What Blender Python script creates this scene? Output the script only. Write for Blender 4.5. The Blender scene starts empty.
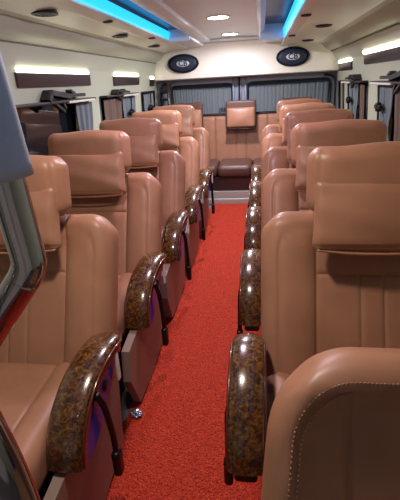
import bpy, bmesh, math, random
from mathutils import Vector, Matrix
random.seed(4)
SC = bpy.context.scene
COL = SC.collection
PI = math.pi
# ------------------------------------------------------------------ camera
FPX, CXP, CYP, EYE = 420.0, 200.0, 250.0, 1.30
ROLL = math.radians(3.3)
ux = 62*math.cos(ROLL)+171*math.sin(ROLL); uy = 62*math.sin(ROLL)-171*math.cos(ROLL)
PITCH = math.atan(-uy/FPX); YAW = math.atan(ux*math.cos(PITCH)/FPX)
fwd = Vector((-math.sin(YAW)*math.cos(PITCH), math.cos(YAW)*math.cos(PITCH), -math.sin(PITCH)))
r0 = Vector((math.cos(YAW), math.sin(YAW), 0)); u0 = r0.cross(fwd)
rt = r0*math.cos(ROLL)-u0*math.sin(ROLL); up = u0*math.cos(ROLL)+r0*math.sin(ROLL)
cd = bpy.data.cameras.new('camera'); cam = bpy.data.objects.new('camera', cd); COL.objects.link(cam)
cam.matrix_world = Matrix(((rt.x, up.x, -fwd.x, .018), (rt.y, up.y, -fwd.y, 0), (rt.z, up.z, -fwd.z, EYE), (0, 0, 0, 1)))
cd.sensor_width = 36; cd.lens = FPX/500*36; cd.clip_start = 0.02
SC.camera = cam
# ------------------------------------------------------------------ world, exposure
w = bpy.data.worlds.new('night'); SC.world = w; w.use_nodes = True
bg = w.node_tree.nodes['Background']; bg.inputs[0].default_value = (0.03, 0.035, 0.05, 1); bg.inputs[1].default_value = 1.0
SC.view_settings.view_transform = 'Standard'; SC.view_settings.look = 'None'
SC.view_settings.gamma = 1; SC.view_settings.use_curve_mapping = False
SC.view_settings.exposure = 0.0
E_LED, E_BAR, E_DISC, E_FRONT = 2.0, 8.0, 110.0, 40.0
P_FRONT, P_REAR = 10.5, 17.0

# ------------------------------------------------------------------ materials
def srgb(c):
    return tuple(((v/255)/12.92 if v/255 <= .04045 else ((v/255+.055)/1.055)**2.4) for v in c)+(1,)
def mat(name, rgb, rough=.5, metal=0, coat=0, spec=.5, emis=None, estr=0, trans=0, ior=1.45, sheen=0):
    m = bpy.data.materials.new(name); m.use_nodes = True
    b = m.node_tree.nodes['Principled BSDF']
    b.inputs['Base Color'].default_value = srgb(rgb); b.inputs['Roughness'].default_value = rough
    b.inputs['Metallic'].default_value = metal; b.inputs['Coat Weight'].default_value = coat
    b.inputs['Coat Roughness'].default_value = .08
    b.inputs['Specular IOR Level'].default_value = spec
    b.inputs['Transmission Weight'].default_value = trans; b.inputs['IOR'].default_value = ior
    if sheen: b.inputs['Sheen Weight'].default_value = sheen
    if emis: b.inputs['Emission Color'].default_value = srgb(emis); b.inputs['Emission Strength'].default_value = estr
    return m
def nd(m, t, **k):
    n = m.node_tree.nodes.new(t)
    for a, v in k.items():
        if a in n.inputs.keys(): n.inputs[a].default_value = v
        else: setattr(n, a, v)
    return n
def lk(m, a, b): m.node_tree.links.new(a, b)
def ramp(m, stops):
    r = nd(m, 'ShaderNodeValToRGB'); e = r.color_ramp.elements
    while len(e) < len(stops): e.new(.5)
    for el, (p, c) in zip(e, stops): el.position = p; el.color = srgb(c)
    return r
def noisecol(m, scale, stops, detail=3, dist=0, kind='ShaderNodeTexNoise'):
    tc = nd(m, 'ShaderNodeTexCoord'); n = nd(m, kind); n.inputs['Scale'].default_value = scale
    if 'Detail' in n.inputs: n.inputs['Detail'].default_value = detail
    if 'Distortion' in n.inputs: n.inputs['Distortion'].default_value = dist
    lk(m, tc.outputs['Object'], n.inputs['Vector'])
    r = ramp(m, stops); lk(m, n.outputs[0], r.inputs[0]); lk(m, r.outputs[0], m.node_tree.nodes['Principled BSDF'].inputs['Base Color'])
    return tc, n
def bump(m, scale, strength, dist=.002, detail=3, kind='ShaderNodeTexNoise'):
    tc = nd(m, 'ShaderNodeTexCoord'); n = nd(m, kind); n.inputs['Scale'].default_value = scale
    if 'Detail' in n.inputs: n.inputs['Detail'].default_value = detail
    lk(m, tc.outputs['Object'], n.inputs['Vector'])
    b = nd(m, 'ShaderNodeBump'); b.inputs['Strength'].default_value = strength; b.inputs['Distance'].default_value = dist
    lk(m, n.outputs[0], b.inputs['Height']); lk(m, b.outputs[0], m.node_tree.nodes['Principled BSDF'].inputs['Normal'])
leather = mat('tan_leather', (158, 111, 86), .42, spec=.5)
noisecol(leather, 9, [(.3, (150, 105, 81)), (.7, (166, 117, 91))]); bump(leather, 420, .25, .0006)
stitchm = mat('stitch', (158, 114, 88), .6)
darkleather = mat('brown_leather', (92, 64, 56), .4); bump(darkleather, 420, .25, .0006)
burl = mat('burl_wood', (90, 50, 20), .22, coat=1.0)
noisecol(burl, 80, [(.34, (40, 20, 10)), (.47, (68, 38, 18)), (.58, (96, 60, 24)), (.70, (126, 86, 34)), (.80, (74, 42, 20))], 5, .8)
burledge = mat('burl_edge', (84, 30, 20), .3, coat=.6)
navy = mat('navy_leather', (26, 50, 170), .3, coat=.3)
black = mat('black_plastic', (16, 15, 16), .35)
taupe = mat('taupe_plastic', (140, 118, 106), .45)
whiteplastic = mat('white_plastic', (225, 220, 210), .35)
darkmetal = mat('dark_metal', (50, 46, 46), .4, .6)
trimw = mat('cream_trim', (238, 234, 220), .42); bump(trimw, 300, .1, .0005)
wallm = mat('sage_cream_wall', (188, 193, 171), .5); bump(wallm, 300, .1, .0005)
ductm = mat('beige_duct', (232, 236, 222), .4)
ceilm = mat('ceiling_white', (224, 236, 242), .35)
seamm = mat('seam_dark', (110, 108, 96), .6)
recessm = mat('recess_dark', (22, 18, 28), .3, .0)
ledm = mat('blue_led', (10, 120, 220), .4, emis=(24, 164, 244), estr=E_LED)
barm = mat('lamp_bar_light', (255, 250, 230), .4, emis=(255, 252, 226), estr=E_BAR)
discm = mat('lamp_disc_light', (255, 250, 235), .4, emis=(255, 240, 215), estr=E_DISC)
frontm = mat('added_front_lamp', (255, 250, 235), .4, emis=(255, 222, 190), estr=E_FRONT)
brownpan = mat('brown_panel', (60, 44, 44), .3, coat=.3)
flapm = mat('dark_brown_flap', (38, 30, 34), .45)
ventm = mat('vent_dark', (38, 42, 62), .4)
chrome = mat('chrome', (165, 165, 172), .08, 1.0)
sleevem = mat('grey_sleeve', (186, 192, 208), .5)
carpetm = mat('red_coil_carpet', (206, 50, 28), .7, spec=.3)
noisecol(carpetm, 95, [(.34, (120, 22, 12)), (.46, (206, 50, 28)), (.66, (240, 92, 60))], 4, 3.0); bump(carpetm, 110, 1.0, .03, 4)
floorm = mat('grey_floor', (110, 104, 106), .4)
silverm = mat('sill_grey', (170, 164, 160), .35)
glass = mat('window_glass', (150, 165, 170), .03, trans=1.0, ior=1.2)
dglass = mat('tinted_glass', (30, 34, 38), .05, spec=.7)
curt_g = mat('grey_curtain', (112, 122, 128), .8); curt_b = mat('brown_curtain', (104, 86, 74), .8)
doorm = mat('rear_door_grey', (140, 146, 164), .4); rubber = mat('rubber', (22, 24, 28), .5)
spk = mat('speaker_blue_black', (34, 44, 66), .5); bump(spk, 500, .5, .001)
spkr = mat('speaker_ring', (22, 26, 38), .35)
logow = mat('logo_white', (210, 216, 226), .4)
wrapm = mat('foil_wrapper', (180, 190, 215), .2, .8)

# ------------------------------------------------------------------ mesh helpers
def link(name, verts, faces, m, parent=None, smooth=True, angle=None):
    me = bpy.data.meshes.new(name); me.from_pydata([tuple(v) for v in verts], [], faces); me.validate()
    bm = bmesh.new(); bm.from_mesh(me); bmesh.ops.recalc_face_normals(bm, faces=bm.faces)
    if angle is not None:
        for e in bm.edges:
            if len(e.link_faces) == 2 and e.calc_face_angle(0) > angle: e.smooth = False
    bm.to_mesh(me); bm.free()
    if smooth: me.polygons.foreach_set('use_smooth', [True]*len(me.polygons))
    ms = m if isinstance(m, (list, tuple)) else [m]
    for q in ms: me.materials.append(q)
    o = bpy.data.objects.new(name, me); COL.objects.link(o)
    if parent: o.parent = parent
    return o
def tag(o, label=None, cat=None, group=None, kind=None):
    if label: o['label'] = label
    if cat: o['category'] = cat
    if group: o['group'] = group
    if kind: o['kind'] = kind
    return o
def empty(name, loc, label, cat, group=None):
    o = bpy.data.objects.new(name, None); COL.objects.link(o); o.location = loc; o.empty_display_size = .1
    return tag(o, label, cat, group)
def struct(o): o['kind'] = 'structure'; return o
def axis(h, r, step, extra=()):
    a = [-h+r-r*math.tan(PI/4*k/4) for k in (4, 3, 2, 1)]
    inner = h-r; n = max(1, int(math.ceil(2*inner/step)))
    mid = [-inner+2*inner*i/n for i in range(n+1)]
    for e in extra:
        for d in (-.006, -.003, 0, .003, .006):
            if abs(e+d) < inner: mid.append(e+d)
    mid = sorted(mid); out = [mid[0]]
    for v in mid[1:]:
        if v-out[-1] > 1e-4: out.append(v)
    return a+out+[-v for v in reversed(a)]
def rbox(size, r, step=.02, ex=((), (), ()), fn=None):
    h = [s/2 for s in size]; ax = [axis(h[i], r, step, ex[i]) for i in range(3)]
    V = []; idx = {}; Fc = []
    def vid(p):
        k = (round(p[0], 5), round(p[1], 5), round(p[2], 5))
        if k not in idx:
            q = [max(-(h[i]-r), min(h[i]-r, p[i])) for i in range(3)]
            d = Vector([p[i]-q[i] for i in range(3)]); d = d.normalized()*r if d.length else d
            v = Vector(q)+d; idx[k] = len(V); V.append(fn(v) if fn else v)
        return idx[k]
    for a in range(3):
        b, c = (a+1) % 3, (a+2) % 3
        for s in (-1, 1):
            for i in range(len(ax[b])-1):
                for j in range(len(ax[c])-1):
                    q = []
                    for (ii, jj) in ((i, j), (i+1, j), (i+1, j+1), (i, j+1)):
                        p = [0, 0, 0]; p[a] = s*h[a]; p[b] = ax[b][ii]; p[c] = ax[c][jj]; q.append(vid(p))
                    Fc.append(q if s > 0 else q[::-1])
    return V, Fc
def corner(u, v, hu, hv, R, top_only=True):
    """square corner -> round corner of radius R in the (u,v) plane"""
    du = abs(u)-(hu-R); dv = (v if top_only else abs(v))-(hv-R)
    if du > 0 and dv > 0:
        a, b = du/R, dv/R
        return (math.copysign(hu-R+R*a*math.sqrt(max(0, 1-b*b/2)), u), (1 if top_only else math.copysign(1, v))*(hv-R+R*b*math.sqrt(max(0, 1-a*a/2))))
    return u, v
def G(d, wd): return math.exp(-(d/wd)**2)
def S(x): x = max(0, min(1, x)); return x*x*(3-2*x)
def xf(V, M): return [M @ Vector(v) for v in V]
def T(x, y, z): return Matrix.Translation((x, y, z))
def R(a, ax): return Matrix.Rotation(a, 4, ax)
def sweep(path, sec, closed=True):
    """path: list of (point, u-axis, v-axis); sec: list of (a,b)"""
    V = []; Fc = []; n = len(sec)
    for p, u, v in path:
        for a, b in sec: V.append(Vector(p)+Vector(u)*a+Vector(v)*b)
    for i in range(len(path)-1):
        for j in range(n):
            k = (j+1) % n; Fc.append([i*n+j, i*n+k, (i+1)*n+k, (i+1)*n+j])
    Fc.append(list(range(n))[::-1]); Fc.append([(len(path)-1)*n+j for j in range(n)])
    return V, Fc
def catmull(pts, n=8):
    P = [Vector(p) for p in pts]; P = [2*P[0]-P[1]]+P+[2*P[-1]-P[-2]]; out = []
    for i in range(1, len(P)-2):
        for k in range(n):
            t = k/n; a, b, c, d = P[i-1], P[i], P[i+1], P[i+2]
            out.append(.5*((2*b)+(c-a)*t+(2*a-5*b+4*c-d)*t*t+(3*b-a-3*c+d)*t**3))
    out.append(P[-2]); return out
def tube(pts, r, n=16, smooth=8):
    P = catmull(pts, smooth) if smooth else [Vector(p) for p in pts]
    path = []; u = None
    for i, p in enumerate(P):
        t = (P[min(i+1, len(P)-1)]-P[max(i-1, 0)]).normalized()
        if u is None: u = t.orthogonal().normalized()
        u = (u-t*u.dot(t)).normalized(); path.append((p, u, t.cross(u)))
    rr = r if callable(r) else (lambda t: r)
    V = []; Fc = []
    for i, (p, a, b) in enumerate(path):
        q = rr(i/(len(path)-1))
        for k in range(n): V.append(p+a*q*math.cos(2*PI*k/n)+b*q*math.sin(2*PI*k/n))
    for i in range(len(path)-1):
        for j in range(n): k = (j+1) % n; Fc.append([i*n+j, i*n+k, (i+1)*n+k, (i+1)*n+j])
    Fc.append(list(range(n))); Fc.append([(len(path)-1)*n+j for j in range(n)])
    return V, Fc
def join(*ms):
    V = []; Fc = []
    for v, f in ms: o = len(V); V += list(v); Fc += [[i+o for i in q] for q in f]
    return V, Fc
def box(x0, x1, y0, y1, z0, z1, r=.004):
    V, Fc = rbox((x1-x0, y1-y0, z1-z0), min(r, (x1-x0)*.45, (y1-y0)*.45, (z1-z0)*.45), 10)
    return xf(V, T((x0+x1)/2, (y0+y1)/2, (z0+z1)/2)), Fc
def extr_y(prof, y0, y1, th=.02, ny=1):
    """open profile [(x,z)] extruded along y, thickened away from the cabin (outward)"""
    c = Vector((-.2, 0, 1.0)); n = len(prof); V = []; Fc = []
    nr = []
    for i in range(n):
        a = prof[max(i-1, 0)]; b = prof[min(i+1, n-1)]; t = Vector((b[0]-a[0], b[1]-a[1])).normalized()
        q = Vector((-t.y, t.x)); m = Vector((prof[i][0]-c.x, prof[i][1]-c.z))
        if q.dot(m) < 0: q = -q
        nr.append(q)
    for y in (y0, y1):
        for i in range(n): V.append((prof[i][0], y, prof[i][1]))
        for i in range(n): V.append((prof[i][0]+nr[i].x*th, y, prof[i][1]+nr[i].y*th))
    m = 2*n
    for i in range(n-1):
        Fc += [[i, i+1, m+i+1, m+i], [n+i, m+n+i, m+n+i+1, n+i+1], [i, n+i, n+i+1, i+1], [m+i, m+i+1, m+n+i+1, m+n+i]]
    Fc += [[0, m, m+n, n], [n-1, 2*n-1, m+2*n-1, m+n-1]]
    return V, Fc
def prism(poly, x0, x1, fnp=lambda x, a, b: (x, a, b), bev=0):
    n = len(poly)
    V = [fnp(x0, a, b) for a, b in poly]+[fnp(x1, a, b) for a, b in poly]
    return V, [list(range(n)), list(range(n, 2*n))]+[[i, (i+1) % n, n+(i+1) % n, n+i] for i in range(n)]

# ------------------------------------------------------------------ the shell
Y0, Y1 = -.9, 5.30
LW = [(-1.25, 0), (-1.245, .5), (-1.24, .8), (-1.22, 1.24), (-1.195, 1.42), (-1.165, 1.527)]
RW = [(.89, 0), (.885, .5), (.88, .8), (.855, 1.21), (.82, 1.43), (.745, 1.535)]
def wx(prof, z):
    for (a, b), (c, d) in zip(prof, prof[1:]):
        if b <= z <= d: return a+(c-a)*(z-b)/(d-b)
    return prof[-1][0]
struct(link('floor', *box(-1.27, .91, Y0, Y1, -.03, 0), floorm, smooth=False))
def wall_seg(prof, y0, y1, z0, z1):
    zs = sorted({z0, z1} | {b for _, b in prof if z0 < b < z1})
    return extr_y([(wx(prof, z), z) for z in zs], y0, y1, .05)
LWIN = [(1.5, 3.06), (3.30, 4.20), (4.50, 5.10)]; RWIN = [(2.35, 3.38), (3.74, 4.55), (4.80, 5.12)]
ZB, ZT = .78, 1.235
for nm, prof, wins in (('wall_left', LW, LWIN), ('wall_right', RW, RWIN)):
    segs = [wall_seg(prof, Y0, Y1, 0, ZB), wall_seg(prof, Y0, Y1, ZT, prof[-1][1])]
    ys = [Y0]+[y for q in wins for y in q]+[Y1]
    for a, b in zip(ys[::2], ys[1::2]): segs.append(wall_seg(prof, a, b, ZB, ZT))
    struct(link(nm, *join(*segs), wallm, smooth=False))
struct(link('wall_front', *box(-1.3, .95, Y0-.05, Y0, 0, 1.85), trimw, smooth=False))
# coves and ducts
struct(link('trim_1', *extr_y([(-1.165, 1.530), (-1.15, 1.545), (-1.11, 1.555), (-1.085, 1.575), (-1.07, 1.61), (-1.035, 1.622)], Y0, 5.08, .03), wallm, angle=.6))
struct(link('trim_2', *extr_y([(.745, 1.538), (.72, 1.55), (.69, 1.56), (.66, 1.585), (.64, 1.61), (.60, 1.618)], Y0, 5.08, .03), wallm, angle=.6))
struct(link('trim_3', *extr_y([(-1.035, 1.622), (-1.02, 1.625), (-.90, 1.642), (-.862, 1.640), (-.85, 1.634), (-.80, 1.640), (-.775, 1.648)], Y0, 4.95, .02), ductm, angle=.5))
struct(link('trim_4', *extr_y([(.60, 1.618), (.585, 1.618), (.33, 1.625), (.29, 1.618), (.28, 1.608), (.22, 1.606), (.207, 1.612)], Y0, 4.95, .02), ductm, angle=.5))
struct(link('ceiling', *join(
    extr_y([(-.63, 1.695), (-.60, 1.680), (-.55, 1.680), (-.51, 1.688), (-.50, 1.705), (-.26, 1.712), (-.02, 1.705), (-.01, 1.688), (.01, 1.680), (.04, 1.695)], Y0, 4.72, .03),
    box(-.60, .01, 4.72, 5.15, 1.690, 1.72), box(-1.3, -.60, 4.0, 5.15, 1.66, 1.70, .01), box(.01, .95, 4.2, 5.15, 1.655, 1.70, .01)), ceilm, angle=.6))
struct(link('trim_5', *box(-.775, -.60, Y0, 4.0, 1.735, 1.76), recessm, smooth=False))
struct(link('trim_6', *box(.02, .215, Y0, 4.22, 1.745, 1.77), recessm, smooth=False))
struct(link('trim_7', *join(box(-.78, -.60, 3.97, 4.0, 1.64, 1.76), box(.0, .22, 4.19, 4.22, 1.62, 1.76)), ceilm, smooth=False))
# seam welts along the walls
struct(link('trim_8', *tube([(-1.167, Y0, 1.528), (-1.167, 5.1, 1.528)], .005, 6, 0), seamm))
struct(link('trim_9', *tube([(.745, Y0, 1.535), (.745, 5.1, 1.535)], .005, 6, 0), seamm))
# LED strips
for nm, pr, y1, lab in (('l', [(-.774, 1.658), (-.764, 1.715)], 3.96, 'long blue glowing light strip in the left ceiling recess'), ('r', [(.206, 1.625), (.198, 1.700)], 4.18, 'long blue glowing light strip in the right ceiling recess')):
    tag(link('led_strip', *extr_y(pr, Y0+.1, y1, .01), ledm, smooth=False), lab, 'led strip', 'ceiling led strips')
# round ceiling lamps
def disc(r0_, r1, z, h, n=40):
    V = []; Fc = []
    for rr, zz in ((r0_, z), (r1, z), (r1, z+h), (r0_, z+h)):
        for k in range(n): V.append((rr*math.cos(2*PI*k/n), rr*math.sin(2*PI*k/n), zz))
    for a in range(4):
        b = (a+1) % 4
        for k in range(n): m = (k+1) % n; Fc.append([a*n+k, a*n+m, b*n+m, b*n+k])
    return V, Fc
def dome(r, z, sag, n=40, rings=4):
    V = [(0, 0, z-sag)]; Fc = []
    for i in range(1, rings+1):
        q = r*i/rings
        for k in range(n): V.append((q*math.cos(2*PI*k/n), q*math.sin(2*PI*k/n), z-sag*(1-(i/rings)**2)))
    for k in range(n): Fc.append([0, 1+k, 1+(k+1) % n])
    for i in range(rings-1):
        for k in range(n): m = (k+1) % n; Fc.append([1+i*n+k, 1+(i+1)*n+k, 1+(i+1)*n+m, 1+i*n+m])
    return V, Fc
for y, lab in ((.85, None), (1.95, None), (3.25, 'round white ceiling lamp nearest the camera in the centre panel'), (4.42, 'round white ceiling lamp closest to the rear speaker panel')):  # front two are unseen, added to light the nearest seats
    t = empty('ceiling_lamp', (-.28, y, 1.712), lab or ('round white ceiling lamp added above the front rows, out of view' if y > 1 else 'round white ceiling lamp added above the entrance, out of view'), 'ceiling lamp', 'round ceiling lamps')
    link('bezel', *disc(.072, .084, -.008, .012), whiteplastic, t)
    link('diffuser', *dome(.073, -.002, .006), discm if y > 3 else frontm, t)
    ld = bpy.data.lights.new('lamp_light', 'AREA'); ld.shape = 'DISK'; ld.size = .11; ld.energy = P_REAR if y > 3 else (P_FRONT if y > 1.5 else P_FRONT*.8)
    ld.color = (.86, .83, 1.0) if y > 3 else (.88, .75, 1.0) if y > 1.5 else (1.0, .93, .84)
    lo = bpy.data.objects.new('lamp_light', ld); COL.objects.link(lo); lo.parent = t; lo.location = (0, 0, -.016)
# duct vents (boat shaped recessed openings) and small nozzles
def vent(x, y, z, lx, ly, name, lab, cat, grp):
    pts = []
    n = 28
    for k in range(n):
        a = 2*PI*k/n; c, s_ = math.cos(a), math.sin(a)
        pts.append((lx*.5*c, ly*.5*s_*abs(1-.25*abs(s_))))
    t = empty(name, (x, y, z), lab, cat, grp)
    V = []; Fc = []
    for sc_, zz in ((1.12, .004), (1.12, -.004), (1.0, -.006), (.9, .0), (.0, .002)):
        for (a, b) in pts: V.append((a*sc_, b*sc_, zz))
    for i in range(3):
        for k in range(n): m = (k+1) % n; Fc.append([i*n+k, i*n+m, (i+1)*n+m, (i+1)*n+k])
    link('rim', V[:4*n], [f for f in Fc], ventm, t)
    link('louver', *join(*[box(-lx*.38+i*lx*.19-.003, -lx*.38+i*lx*.19+.003, -ly*.36, ly*.36, -.004, .004, .001) for i in range(5)]), black, t)
    V2 = [(a*.93, b*.93, .001) for a, b in pts]; link('backing', V2+[(a, b, .004) for a, b, _ in V2], [list(range(n)), [n+i for i in range(n)]]+[[i, (i+1) % n, n+(i+1) % n, n+i] for i in range(n)], ventm, t)
for i, (x, y, z) in enumerate([(-.96, 2.06, 1.629), (-.96, 3.16, 1.629), (-.96, 4.15, 1.629), (.44, 3.35, 1.618), (.45, 4.55, 1.617)]):
    vent(x, y, z, .10, .15, 'air_vent', ['dark boat-shaped air vent on left duct, nearest the camera', 'dark boat-shaped air vent on left duct, middle one', 'dark boat-shaped air vent on left duct, farthest back', 'dark boat-shaped air vent on right duct, nearest the camera', 'dark boat-shaped air vent on right duct, farthest back'][i], 'air vent', 'duct air vents')
for i, (x, y, z) in enumerate([(-.815, 2.5, 1.636), (-.815, 3.5, 1.636), (.25, 2.6, 1.604), (.25, 3.75, 1.604)]):
    vent(x, y, z, .05, .05, 'air_nozzle', ['small dark nozzle beside left blue strip, nearer one', 'small dark nozzle beside left blue strip, farther one', 'small dark nozzle beside right blue strip, nearer one', 'small dark nozzle beside right blue strip, farther one'][i], 'air nozzle', 'small duct nozzles')

# ------------------------------------------------------------------ rear wall
def arch_panel():
    V = []; Fc = []; nx = 40; prof = [(5.10, 1.342), (5.075, 1.338), (5.055, 1.350), (5.05, 1.42), (5.05, 1.56), (5.045, 1.62), (5.02, 1.66), (4.97, 1.685)]
    for i in range(nx+1):
        x = -1.20+(2.04)*i/nx; e = min(x+1.20, .84-x); q = 1-S(e/.14)
        for (y, z) in prof: V.append((x, y+.03*q-.02*math.sin(PI*i/nx), z-(.03*q*q if z > 1.5 else -.0*q)))
        V.append((x, 5.20, 1.69)); V.append((x, 5.20, 1.342))
    n = len(prof)+2
    for i in range(nx):
        for j in range(n): k = (j+1) % n; Fc.append([i*n+j, i*n+k, (i+1)*n+k, (i+1)*n+j])
    Fc += [list(range(n)), [nx*n+j for j in range(n)]]
    return V, Fc
struct(link('trim_10', *arch_panel(), trimw, angle=.8))
struct(link('wall_back', *join(box(-1.3, .95, 5.28, 5.33, 0, .93), box(-1.3, .95, 5.24, 5.33, 1.27, 1.75), box(-1.3, -1.05, 5.26, 5.33, .93, 1.27), box(.78, .95, 5.26, 5.33, .93, 1.27), box(-.32, -.15, 5.26, 5.33, .93, 1.27)), doorm, smooth=False))
def rframe(x0, x1, z0, z1, y, r, w_, rad):
    pts = []
    for cx, cz, a0 in ((x1-rad, z1-rad, 0), (x0+rad, z1-rad, 90), (x0+rad, z0+rad, 180), (x1-rad, z0+rad, 270)):
        for k in range(7): a = math.radians(a0+15*k); pts.append((cx+rad*math.cos(a), y, cz+rad*math.sin(a)))
    pts.append(pts[0]); return tube(pts, w_, 8, 0)
def curtain(x0, x1, z0, z1, y, amp, n, axis_='x', taper=0, ph=0, th=.004):
    V = []; Fc = []; m = n*8; rows = 8
    for s in (0, th):
        for j in range(rows+1):
            v = j/rows
            for i in range(m+1):
                u = i/m; q = math.sin(2*PI*n*u+ph)*amp*(.55+.45*math.sin(3*u*n+ph))
                pinch = 1-taper*math.exp(-((v-.42)/.22)**2)
                a = x0+(x1-x0)*(.5+(u-.5)*pinch); z = z0+(z1-z0)*v
                V.append((a, y+q+s, z) if axis_ == 'x' else (y+q+s+0, a, z))
    L = (rows+1)*(m+1)
    for j in range(rows):
        for i in range(m):
            a = j*(m+1)+i; Fc.append([a, a+1, a+m+2, a+m+1]); Fc.append([L+a, L+a+m+1, L+a+m+2, L+a+1])
    return V, Fc
for i, (x0, x1) in enumerate([(-1.05, -.32), (-.15, .78)]):
    W = struct(link(f'window_{i+1}', *rframe(x0, x1, .93, 1.27, 5.245, 0, .014, .06), rubber))
    link('pane', *box(x0+.005, x1-.005, 5.285, 5.291, .935, 1.265, .001), glass, W, smooth=False)
    tag(link('rear_curtain', *curtain(x0+.02, x1-.02, .945, 1.235, 5.262, .006, 20, ph=i), curt_g), ['grey pleated curtain across the rear left door window', 'grey pleated curtain across the rear right door window'][i], 'curtain', 'rear window curtains')
# door frame ribs around the centre joint
struct(link('trim_11', *join(*[tube([(x, 5.235, .9), (x, 5.232, 1.335)], r_, 8, 0) for x, r_ in ((-.31, .012), (-.26, .007), (-.225, .007), (-.17, .012))]), doorm))
struct(link('trim_12', *tube([(-.242, 5.225, .9), (-.242, 5.225, 1.335)], .008, 8, 0), rubber))
struct(link('trim_13', *tube([(.70, 5.2, 1.31), (.79, 5.2, 1.295), (.825, 5.2, 1.24), (.83, 5.2, 1.1), (.835, 5.2, .9)], .013, 8), rubber))
struct(link('trim_14', *tube([(-1.05, 5.2, 1.31), (-1.13, 5.2, 1.295), (-1.16, 5.2, 1.24), (-1.17, 5.2, 1.1), (-1.18, 5.2, .9)], .013, 8), rubber))
def text(name, s, size, loc, m, parent=None, ext=.002, rot=(PI/2, 0, 0), bold=.0):
    c = bpy.data.curves.new(name, 'FONT'); c.body = s; c.size = size; c.extrude = ext; c.align_x = 'CENTER'; c.align_y = 'CENTER'; c.offset = bold; c.resolution_u = 3
    o = bpy.data.objects.new(name, c); COL.objects.link(o); bpy.context.view_layer.update()
    me = bpy.data.meshes.new_from_object(o.evaluated_get(bpy.context.evaluated_depsgraph_get())); bpy.data.objects.remove(o)
    me.materials.clear(); me.materials.append(m)
    q = bpy.data.objects.new(name, me); COL.objects.link(q); q.location = loc; q.rotation_euler = rot
    if parent: q.parent = parent
    return q
# speakers with oval grille
def oval(rx, rz, prof, n=48):
    V = []; Fc = []
    for s_, y in prof:
        for k in range(n): a = 2*PI*k/n; V.append((rx*s_*math.cos(a), y, rz*s_*math.sin(a)))
    for i in range(len(prof)-1):
        for k in range(n): m = (k+1) % n; Fc.append([i*n+k, i*n+m, (i+1)*n+m, (i+1)*n+k])
    Fc.append([(len(prof)-1)*n+k for k in range(n)]); Fc.append(list(range(n)))
    return V, Fc
for x, side in ((-.85, 'left'), (.345, 'right')):
    t = empty('speaker', (x, 5.035, 1.505), f'oval dark blue speaker on the {side} of the white rear panel', 'speaker', 'rear panel speakers')
    link('rim', *oval(.178, .098, [(1.0, .03), (1.0, -.012), (.97, -.02), (.92, -.02), (.90, -.008), (.9, .01)]), spkr, t)
    link('grille', *oval(.162, .088, [(1.0, .005), (1.0, -.006), (.8, -.013), (.5, -.018), (.3, -.02), (.01, -.02)]), spk, t)
    lg = link('emblem', *oval(.072, .033, [(1.0, -.015), (1.0, -.022), (.95, -.024), (.01, -.024)]), logow, t)
    text('lettering', 'CB', .078, (0, -.0245, 0), spkr, lg, .001, bold=.002)
tag(text('window_lettering', 'JBBL', .062, (-.43, 5.245, .985), rubber, None, .001), 'small dark letters reading JBBL on the rear left window', 'lettering')

# ------------------------------------------------------------------ side windows
def side_window(no, prof, y0, y1, sgn, kind):
    xm = (wx(prof, ZB)+wx(prof, ZT))/2; xo = xm+sgn*.03
    pts = [(wx(prof, z)+sgn*.004, y, z) for y, z in ((y0, ZT), (y1, ZT), (y1, ZB), (y0, ZB), (y0, ZT))]
    W = struct(link(f'window_{no}', *tube(pts, .012, 8, 0), rubber))
    link('pane', *prism([(y0, ZB), (y1, ZB), (y1, ZT), (y0, ZT)], 0, 0, lambda x, a, b: (wx(prof, b)+sgn*.035, a, b)) if False else join(([(wx(prof, b)+sgn*(.035+d), a, b) for d in (0, .005) for a, b in ((y0, ZB), (y1, ZB), (y1, ZT), (y0, ZT))], [[0, 1, 2, 3], [4, 7, 6, 5], [0, 4, 5, 1], [1, 5, 6, 2], [2, 6, 7, 3], [3, 7, 4, 0]])), dglass, W, smooth=False)
    link('mullion', *tube([(wx(prof, ZB)+sgn*.02, y0+(y1-y0)*.35, ZB), (wx(prof, ZT)+sgn*.02, y0+(y1-y0)*.35, ZT)], .012, 8, 0), darkmetal, W)
n = 3
for prof, wins, sgn in ((LW, LWIN, -1), (RW, RWIN, 1)):
    for a, b in wins: side_window(n, prof, a, b, sgn, 0); n += 1
def side_curtain(prof, sgn, y0, y1, m, lab, n=6, taper=.35):
    xz = wx(prof, .9); V, Fc = curtain(y0, y1, .74, 1.215, 0, .012, n, 'y', taper, ph=y0)
    V = [(wx(prof, v[2])-sgn*.022+v[0], v[1], v[2]) for v in V]
    t = link('side_curtain', V, Fc, m); tag(t, lab, 'curtain', 'side window curtains'); return t
side_curtain(LW, -1, 2.78, 3.05, curt_g, 'grey-blue gathered curtain at rear edge of first left window')
side_curtain(LW, -1, 3.32, 3.76, curt_b, 'brown pleated curtain at front of second left window', 5, .1)
side_curtain(LW, -1, 3.80, 4.18, curt_g, 'grey-blue gathered curtain at rear of second left window')
side_curtain(LW, -1, 4.52, 4.85, curt_g, 'grey-blue gathered curtain at the rearmost left window')
side_curtain(RW, 1, 2.98, 3.37, curt_g, 'grey gathered curtain at rear edge of first right window')
side_curtain(RW, 1, 2.50, 2.92, curt_b, 'brown curtain at front edge of first right window', 5, .1)
side_curtain(RW, 1, 4.00, 4.50, curt_g, 'grey gathered curtain at rear of second right window')
side_curtain(RW, 1, 3.76, 3.92, curt_b, 'brown curtain at front of second right window', 3, .1)
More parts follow.
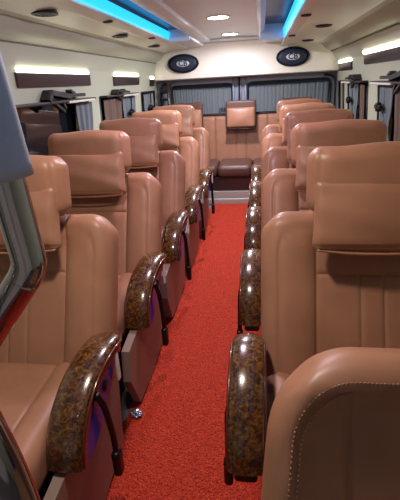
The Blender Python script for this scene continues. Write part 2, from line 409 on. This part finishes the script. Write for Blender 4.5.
def tie(prof, sgn, y, lab, zc=1.08):
    x = lambda z: wx(prof, z)-sgn*.058
    t = empty('curtain_tie', (0, 0, 0), lab, 'curtain tie', 'black curtain ties')
    link('rod', *tube([(x(z), y, z) for z in (.76, 1.0, 1.215)], .007, 8, 0), black, t)
    link('clamp', *join(box(x(zc)-.012, x(zc)+.012, y-.07, y+.07, zc-.014, zc+.014, .006), box(x(zc)-.016, x(zc)+.016, y-.022, y+.022, zc-.03, zc+.03, .008)), black, t)
tie(LW, -1, 3.95, 'black rod and clamp holding curtain at second left window'); tie(RW, 1, 3.17, 'black rod and clamp holding curtain at first right window'); tie(RW, 1, 4.25, 'black rod and clamp holding curtain at second right window')
tie(LW, -1, 4.68, 'black rod and clamp holding curtain at rearmost left window')
# rail above each window, with dark folded flap on it
def rail(prof, sgn, y0, y1, ya, lab, flip=1, s=.72):
    x = wx(prof, 1.24); t = empty('curtain_rail', (x, (y0+y1)/2, 1.235), lab, 'curtain rail', 'curtain rails over the windows')
    Y = (y1-y0)/2; c = (y0+y1)/2
    link('track', *box(*sorted((-sgn*.065, sgn*.01)), -Y, Y, -.006, .010, .004), flapm, t)
    link('white_front', *box(*sorted((-sgn*.070, -sgn*.045)), ya-c, Y-.03, -.012, .002, .004), whiteplastic, t)  # white front edge, stands in for the LED reflection along the rail
    f = []
    def slab(a, b, wd, th, dx):
        a = Vector((-sgn*(.04+dx), a[0]-c, a[1])); b = Vector((-sgn*(.04+dx), b[0]-c, b[1])); d = (b-a).normalized(); u = Vector((1, 0, 0)); v = d.cross(u).normalized()
        return sweep([(a, u, v), (b, u, v)], [(-wd, -th), (wd, -th), (wd, th), (-wd, th)])
    k = flip
    link('folded_flap', *join(slab((ya-.34*s, .012), (ya-.27*s, .085*s), .03, .018*s, 0), slab((ya-.29*s, .08*s), (ya+.05*s, .028), .03, .020*s, .002), slab((ya-.02, .035), (ya+.38*s, .045*s), .028, .014*s, -.002), slab((ya+.10*s, .085*s), (ya+.18*s, .06*s), .02, .008, 0), slab((ya-.24*s, .0), (ya-.08*s, -.075*s), .012, .008, .01), slab((ya-.08*s, .0), (ya-.04*s, -.055*s), .012, .010, .006)), flapm, t, smooth=False)
rail(LW, -1, 1.5, 3.06, 2.60, 'dark rail with folded brown flap over first left window')
rail(LW, -1, 3.30, 4.22, 3.72, 'dark rail with folded brown flap over second left window', s=.5)
rail(RW, 1, 2.35, 3.40, 2.85, 'dark rail with folded brown flap over first right window')
rail(RW, 1, 3.72, 4.60, 4.15, 'dark rail with folded brown flap over second right window', s=.6)
# reading lamps on the upper wall: a glowing tube on a brown panel
def lamp(prof, sgn, y0, y1, zt, lab):
    zt -= .006; zb = zt-.097; zm = zt-.024
    t = empty('wall_lamp', (0, 0, 0), lab, 'wall lamp', 'wall lamps above the windows')
    def slab(za, zb_, d0, d1, r, m, nm, ya, yb):
        x0, x1 = wx(prof, za), wx(prof, zb_); u = Vector((x1-x0, 0, zb_-za)); L = u.length; u.normalize(); nrm = Vector((u.z, 0, -u.x)); nrm = nrm if nrm.x*sgn < 0 else -nrm
        V, Fc = rbox((L, yb-ya, d1-d0), min(r, (d1-d0)*.45), .3)
        c = Vector(((x0+x1)/2, (ya+yb)/2, (za+zb_)/2))+nrm*(d0+d1)/2
        V = [c+u*(v.x-.12*(v.y/(yb-ya))*0)+Vector((0, 1, 0))*(v.y+v.x*-.25)+nrm*v.z for v in V]
        link(nm, V, Fc, m, t)
    slab(zb, zm-.001, -.004, .012, .004, brownpan, 'panel', y0, y1)
    slab(zm, zt, -.004, .012, .006, barm, 'light_tube', y0+.015, y1-.03)
lamp(LW, -1, 2.12, 3.10, 1.428, 'glowing white bar lamp over brown panel, front left wall')
lamp(LW, -1, 3.62, 4.40, 1.418, 'glowing white bar lamp over brown panel, middle of left wall')
lamp(LW, -1, 4.86, 5.05, 1.395, 'short glowing lamp end at rear of left wall')
lamp(RW, 1, 2.60, 3.78, 1.468, 'glowing white bar lamp over brown panel, front right wall')
lamp(RW, 1, 4.30, 5.00, 1.440, 'glowing white bar lamp over brown panel, rear right wall')
# polished pillar by the rear left corner
t = empty('corner_pillar', (-1.05, 5.13, 0), 'polished metal pillar in the rear left corner beside the window', 'pillar')
link('post', *tube([(0, 0, .05), (0, 0, 1.335)], .028, 16, 0), chrome, t)
link('bracket', *join(box(-.10, .02, -.02, .02, 1.20, 1.25, .01), box(-.12, .0, -.015, .015, 1.12, 1.15, .008)), darkmetal, t)

# ------------------------------------------------------------------ carpet
tag(link('aisle_carpet', *join(box(-.545, .07, -.6, 4.61, 0, .012)), carpetm, smooth=False), 'red coil-pile carpet running down the centre aisle', 'carpet')

# ------------------------------------------------------------------ seats
TILT = math.radians(25)
def backrest(hw=.33, L=.60, th=.13, headless=False):
    seams = (-.165, .165, -.034, .034)
    hseam = .50-.10-L/2+.0
    def fn(v):
        x, y, z = v
        hz = L/2
        x, z = corner(x, z, hw, hz, .15 if headless else .085)
        if headless: x *= 1-.07*S((z+.05)/.35)
        if z < 0:
            x2, z2 = corner(x, -z, hw, hz, .04); x, z = x2, -z2
        f = S((-y+.02)/.05)                      # 1 on the front skin
        if f > 0:
            if headless:
                # rounded inset contour
                R_ = .10; du = abs(x)-(hw-.050-R_); dv = z-(hz-.050-R_)
                d = (math.hypot(max(du, 0), max(dv, 0))+min(max(du, dv), 0))-R_   # <0 inside
                if dv < -R_: d = abs(x)-(hw-.055)
                off = -.020*G(max(0, d-.02), .03) * 0 - .0045*G(d, .0045)-.003*G(d-.012, .003)+ (.012*S(-d/.05)) 
                off += (-.022)*S((d+.006)/.01)*0
                if d < -.01: off += .006*G(abs(x)-.195, .004)
                y += f*(-.0 + off*1.0)
                y += f*-.006*S((d+.02)/.03)
            else:
                rec = max(S((abs(x)-.155)/.045), S((z-(hz-.12))/.08))       # bolsters
                top = S((z-(hz-.17))/.05)
                y += f*(.016*(1-rec)-.010*G(abs(x)-.25, .06))
                Rp = .075; du = abs(x)-(hw-.055-Rp); dv = z-(hz-.055-Rp)
                dd = (math.hypot(max(du, 0), max(dv, 0))+min(max(du, dv), 0))-Rp
                y += f*.005*G(dd, .005)*(z > -.28)
                y += f*(.006*G(abs(x)-.165, .0045))
                if abs(x) < .16:
                    y += f*.005*G(z-hseam, .0045)
                    if z < hseam: y += f*.0045*G(abs(x)-.034, .004)
                    y -= f*.006*math.cos(abs(x)/.16*PI/2)*S((hseam-z)/.03)
        return Vector((x, y, z))
    ex = ((-.165, .165, -.034, .034, -(hw-.055), hw-.055), (), (hseam,)) if not headless else ((-.195, .195), (), ())
    V, Fc = rbox((2*hw, th, L), .052, .008 if headless else .016, ex, fn)
    M = T(0, 0, .375) @ R(-TILT, 'X') @ T(0, th/2, L/2)
    return xf(V, M), Fc, M
def headrest_parts(root):
    # upper roll
    def fn(v):
        x, y, z = v
        x, z = corner(x, z, .198, .10, .028, False)
        y += -.012*(1-(x/.20)**2)*S(-y/.03)
        if y < .03: y += .008*G(abs(x)-.160, .004)+.006*G(abs(x)-.172, .003)
        z += .004*math.sin(x*21+1)*S(z/.05)
        return Vector((x, y, z))
    V, Fc = rbox((.40, .115, .20), .045, .016, ((-.167, .167), (), ()), fn)
    h = link('headrest', xf(V, T(0, .230, 1.014) @ R(math.radians(-10), 'X')), Fc, leather, root)
    def fp(v):
        x, y, z = v
        q = (1-(x/.185)**2)*(1-(z/.105)**2)
        y -= .022*max(0, q)*S(.5-y/.05)
        x *= 1+.035*(z/.1)**2
        if y < .0: y += .004*G(z+.088, .004)
        y += .0018*math.sin(z*70+x*18)*S(-y/.02)
        return Vector((x, y, z))
    V, Fc = rbox((.365, .055, .205), .024, .016, ((), (), (-.088,)), fp)
    p = link('pillow', xf(V, T(0, .168, .925) @ R(math.radians(-17), 'X')), Fc, leather, h)
    link('piping', *tube([(-.176, .126, .834), (-.09, .119, .827), (0, .116, .826), (.09, .119, .827), (.176, .126, .834)], .0045, 8), leather, h)
    return h
def cushion(hw):
    def fn(v):
        x, y, z = v
        f = S((z)/.03)
        z += f*(.018*S((abs(x)-(hw-.115))/.05) - .006*G(abs(x)-(hw-.105), .005) - .004*G(y+.02, .005)*(abs(x) < hw-.1))
        if y < -.18: z -= .35*(y+.18)**2*8*f
        z += f*.008*math.cos(min(1, abs(x)/hw)*PI/2)
        return Vector((x, y, z))
    V, Fc = rbox((2*hw, .56, .13), .05, .018, ((-(hw-.105), hw-.105), (-.02,), ()), fn)
    return xf(V, T(0, -.20, .372) @ R(math.radians(3), 'X')), Fc
ARM = [(.105, .560), (.06, .582), (0, .590), (-.09, .570), (-.17, .522), (-.228, .450), (-.252, .372)]
ARML = [(.14, .530), (.08, .556), (-.01, .566), (-.11, .548), (-.20, .498), (-.258, .430), (-.278, .362)]
def arm(root, ax, s, aisle):
    LEFT = s > 0 and aisle; splay = .018 if LEFT else 0
    """ax = centre x of the armrest, s = +1 when the aisle lies towards +x of the seat"""
    P = catmull([(0, a, b) for a, b in (ARML if LEFT else ARM)], 6)
    path = []
    for i, p in enumerate(P):
        t = (P[min(i+1, len(P)-1)]-P[max(i-1, 0)]).normalized(); nn = Vector((0, t.z, -t.y))
        if nn.z < 0 and i < len(P)*.6: nn = -nn
        if nn.dot(Vector((0, -.05, .5)) ) < 0: nn = -nn
        k = .62+.38*S(i/7); path.append((p+Vector((ax-splay*S((.12-p.y)/.40), 0, 0)), Vector((k, 0, 0)), nn*(.45+.55*S(i/5))))
    sec = []
    w2, t2 = (.050 if LEFT else .047), .05
    for a, b in ((-w2, -t2), (-w2, -.014), (-w2+.003, -.006), (-w2+.010, -.0015), (-w2*.4, .003), (0, .004), (w2*.4, .003), (w2-.010, -.0015), (w2-.003, -.006), (w2, -.014), (w2, -t2), (w2-.012, -t2-.004), (-w2+.012, -t2-.004)):
        sec.append((a, b))
    V, Fc = sweep(path, sec)
    A = link('armrest', V, Fc, burl, root, angle=.9)
    # darker wood edge on both sides
    nn_ = []
    for sx in (-1, 1):
        pts = [p+Vector((sx*(w2+.001)*u.x, 0, 0))-n_*.020 for p, u, n_ in path]; nn_.append(tube(pts, .0045, 6, 0))
    link('edge_bead', *join(*nn_), burledge, A)
    # navy inner side panel
    inner = [(p-n_*.045) for p, u, n_ in path]
    poly = [(q.y, q.z) for q in inner]+[(-.215, .34), (-.13, .36), (.02, .45), (.09, .50)]
    link('inner_panel', *prism(poly, ax-splay*.6-.030, ax-splay*.6+(.042 if s > 0 else .030)), navy, A, smooth=False)
    link('end_cap', *box(ax-splay-.030, ax-splay+.030, -.255, -.205, .345, .378, .010), black, A)
    V, Fc = tube([(ax-.036, -.05, .46), (ax+.036, -.05, .46)], .018, 16, 0)
    link('pivot', V, Fc, darkmetal, A)
    if aisle:
        x = ax+s*.052
        link('recline_lever', *join(tube([(x-s*.012, -.135, .50), (x, -.12, .44), (x+s*.004, -.105, .33), (x+s*.006, -.105, .24)], .010, 8), box(x+s*.006-.014, x+s*.006+.014, -.125, -.085, .165, .26, .012)), black, root)
        if s > 0: link('release_handle', *join(box(*sorted((x-s*.012, x-s*.002)), .02, .042, .42, .52, .005)), whiteplastic, root)
def seat(name, X, yb, hw, ax, s, lab, cush, headless=False):
    root = empty(name, (X, yb, 0), lab, 'seat', 'tan leather coach seats')
    V, Fc, M = backrest(hw, L=.565 if headless else .60, headless=headless)
    b = link('backrest', V, Fc, leather, root)
    if headless:
        # stitched double line, each stitch a short bead
        st = []; L = .565; hz = L/2
        for ins, yo in ((.040, -.0015), (.053, .001)):
            R_ = .10; a_, c_ = hw-ins-R_, hz-ins-R_
            pl = []
            for k in range(40): pl.append((-hw+ins, -.20+(c_+.20)*k/40))
            for k in range(22): t = PI-PI/2*k/22; pl.append((-a_+R_*math.cos(t), c_+R_*math.sin(t)))
            for k in range(61): pl.append((-a_+2*a_*k/60, c_+R_))
            for k in range(0, len(pl)-1):
                p, q = Vector(pl[k]), Vector(pl[k+1]); m_ = (p+q)/2; d = (q-p)*.33; yy = -.0655-.002+yo; m_.x *= 1-.07*S((m_.y+.05)/.35)
                st.append(tube([(m_.x-d.x, yy-.003, m_.y-d.y), (m_.x+d.x, yy-.003, m_.y+d.y)], .0014, 5, 0))
        V, Fc = join(*st); link('stitching', xf(V, M), Fc, stitchm, b)
    else:
        headrest_parts(root)
    link('cushion', *cushion(cush), leather, root)
    arm(root, s*ax, s, True)
    if abs(ax) < .36 or True: arm(root, -s*(ax if s > 0 else ax-.02), -s, False)
    # plastic side shroud towards the aisle and the box beneath
    poly = [(.12, .44), (.16, .30), (.12, .06), (-.10, .02), (-.34, .03), (-.42, .20), (-.40, .33), (-.20, .36), (-.05, .40)]
    xs = s*(ax-(.03 if s > 0 else .058))
    V, Fc = prism(poly, xs-.016, xs+.016); sh = link('side_panel', V, Fc, taupe, root, smooth=False)
    link('seat_box', *box(-cush+.05, cush-.05, -.42, .12, 0.0125, .325, .01), darkmetal, root)
    return root
def copy_tree(o, parent=None):
    c = o.copy(); COL.objects.link(c)
    if parent: c.parent = parent
    for ch in [q for q in ALL if q.parent == o]: copy_tree(ch, c)
    return c
XL, XR = -.803, .350
ords = ['second', 'third', 'fourth', 'fifth']
Lp = seat('coach_seat', XL, 1.03, .325, .318, 1, 'tan leather seat behind the chrome rail, nearest on left of aisle', .25)
Rp = seat('coach_seat', XR, 1.03, .335, .372, -1, 'tan leather seat with big headrest, nearest complete one right of aisle', .325)
ALL = list(bpy.data.objects)
for k in range(4):
    for p, sd in ((Lp, 'left'), (Rp, 'right')):
        c = copy_tree(p); c.location.y = 1.03+.70*(k+1)
        c['label'] = f'tan leather seat with wood armrest, {ords[k]} from the camera, {sd} of aisle' if k < 3 else f'tan leather seat in last row before the rear bench, {sd} of aisle'
seat('coach_seat', XR, .34, .335, .372, -1, 'low rounded seat back without headrest, cut off at bottom right', .31, True)

# ------------------------------------------------------------------ rear bench
t = empty('rear_bench', (-.22, 4.6, 0), 'wide brown leather bench across the rear of the bus', 'bench')
def fb(v):
    x, y, z = v
    if y < 0:
        for g in (-.31, .31): y += .012*G(x-g, .006)
        for g in (-.06, .06): y += .005*G(x-g, .006)
        y += 0
    return Vector((x, y, z))
V, Fc = rbox((1.90, .13, .56), .04, .02, ((-.31, .31, -.06, .06), (), (.08,)), fb)
link('backrest', xf(V, T(0, .44, .385) @ R(math.radians(-8), 'X') @ T(0, .065, .27)), Fc, leather, t)
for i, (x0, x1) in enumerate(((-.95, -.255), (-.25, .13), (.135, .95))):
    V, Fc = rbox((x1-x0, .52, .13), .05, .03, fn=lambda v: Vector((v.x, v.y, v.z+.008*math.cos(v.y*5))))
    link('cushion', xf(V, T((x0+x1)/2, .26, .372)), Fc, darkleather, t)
link('base', *box(-.95, .95, .06, .60, .0, .305, .004), brownpan, t)
link('kick_sill', *join(box(-.95, .95, .0, .06, .0, .07, .012), box(-.95, .95, .025, .06, .07, .15, .008)), silverm, t)
for hx in (-.61, 0, .615):
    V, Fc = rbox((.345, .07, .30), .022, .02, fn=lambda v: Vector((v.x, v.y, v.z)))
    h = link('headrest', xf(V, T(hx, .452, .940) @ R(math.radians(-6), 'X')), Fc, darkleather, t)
    V, Fc = rbox((.32, .05, .22), .022, .02, fn=lambda v: Vector((v.x, v.y-.02*max(0, (1-(v.x/.16)**2)*(1-(v.z/.11)**2)), v.z)))
    link('pillow', xf(V, T(hx, .415, .905) @ R(math.radians(-10), 'X')), Fc, leather, h)
    link('strap', *box(hx-.17, hx+.17, .36, .42, .785, .793, .003), black, h)

# ------------------------------------------------------------------ near handrail
t = empty('handrail', (.015, 0, 0), 'grey sleeved chrome handrail standing at the left edge by the entrance', 'handrail')
link('sleeve', *tube([(-.234, .35, 1.228), (-.235, .35, 1.240), (-.252, .35, 1.45), (-.268, .35, 1.66)], .031, 32, 0), sleevem, t)
link('tube', *tube([(-.228, .35, 1.27), (-.225, .35, 1.20), (-.222, .35, 1.155), (-.223, .35, 1.143), (-.230, .35, 1.130), (-.238, .35, 1.120), (-.30, .35, 1.045), (-.36, .345, .97), (-.45, .34, .85)], .0165, 24), chrome, t)
link('lower_tube', *tube([(-.33, .3, 1.3), (-.305, .3, 1.10), (-.278, .3, .98), (-.262, .3, .86), (-.25, .3, .60), (-.25, .3, .012)], .018, 24), chrome, t)
# crumpled foil wrapper on the floor by the seat
bm = bmesh.new(); bmesh.ops.create_icosphere(bm, subdivisions=3, radius=.022)
for v in bm.verts:
    k = 1+.35*math.sin(v.co.x*310)*math.cos(v.co.y*270+v.co.z*200); v.co = Vector((v.co.x*k*1.2, v.co.y*k, max(v.co.z*k*.7, -.010)))
me = bpy.data.meshes.new('foil_wrapper'); bm.to_mesh(me); bm.free(); me.materials.append(wrapm)
o = bpy.data.objects.new('foil_wrapper', me); COL.objects.link(o); o.location = (-.505, 1.33, .022)
tag(o, 'small crumpled silver wrapper lying on the red carpet edge', 'wrapper')
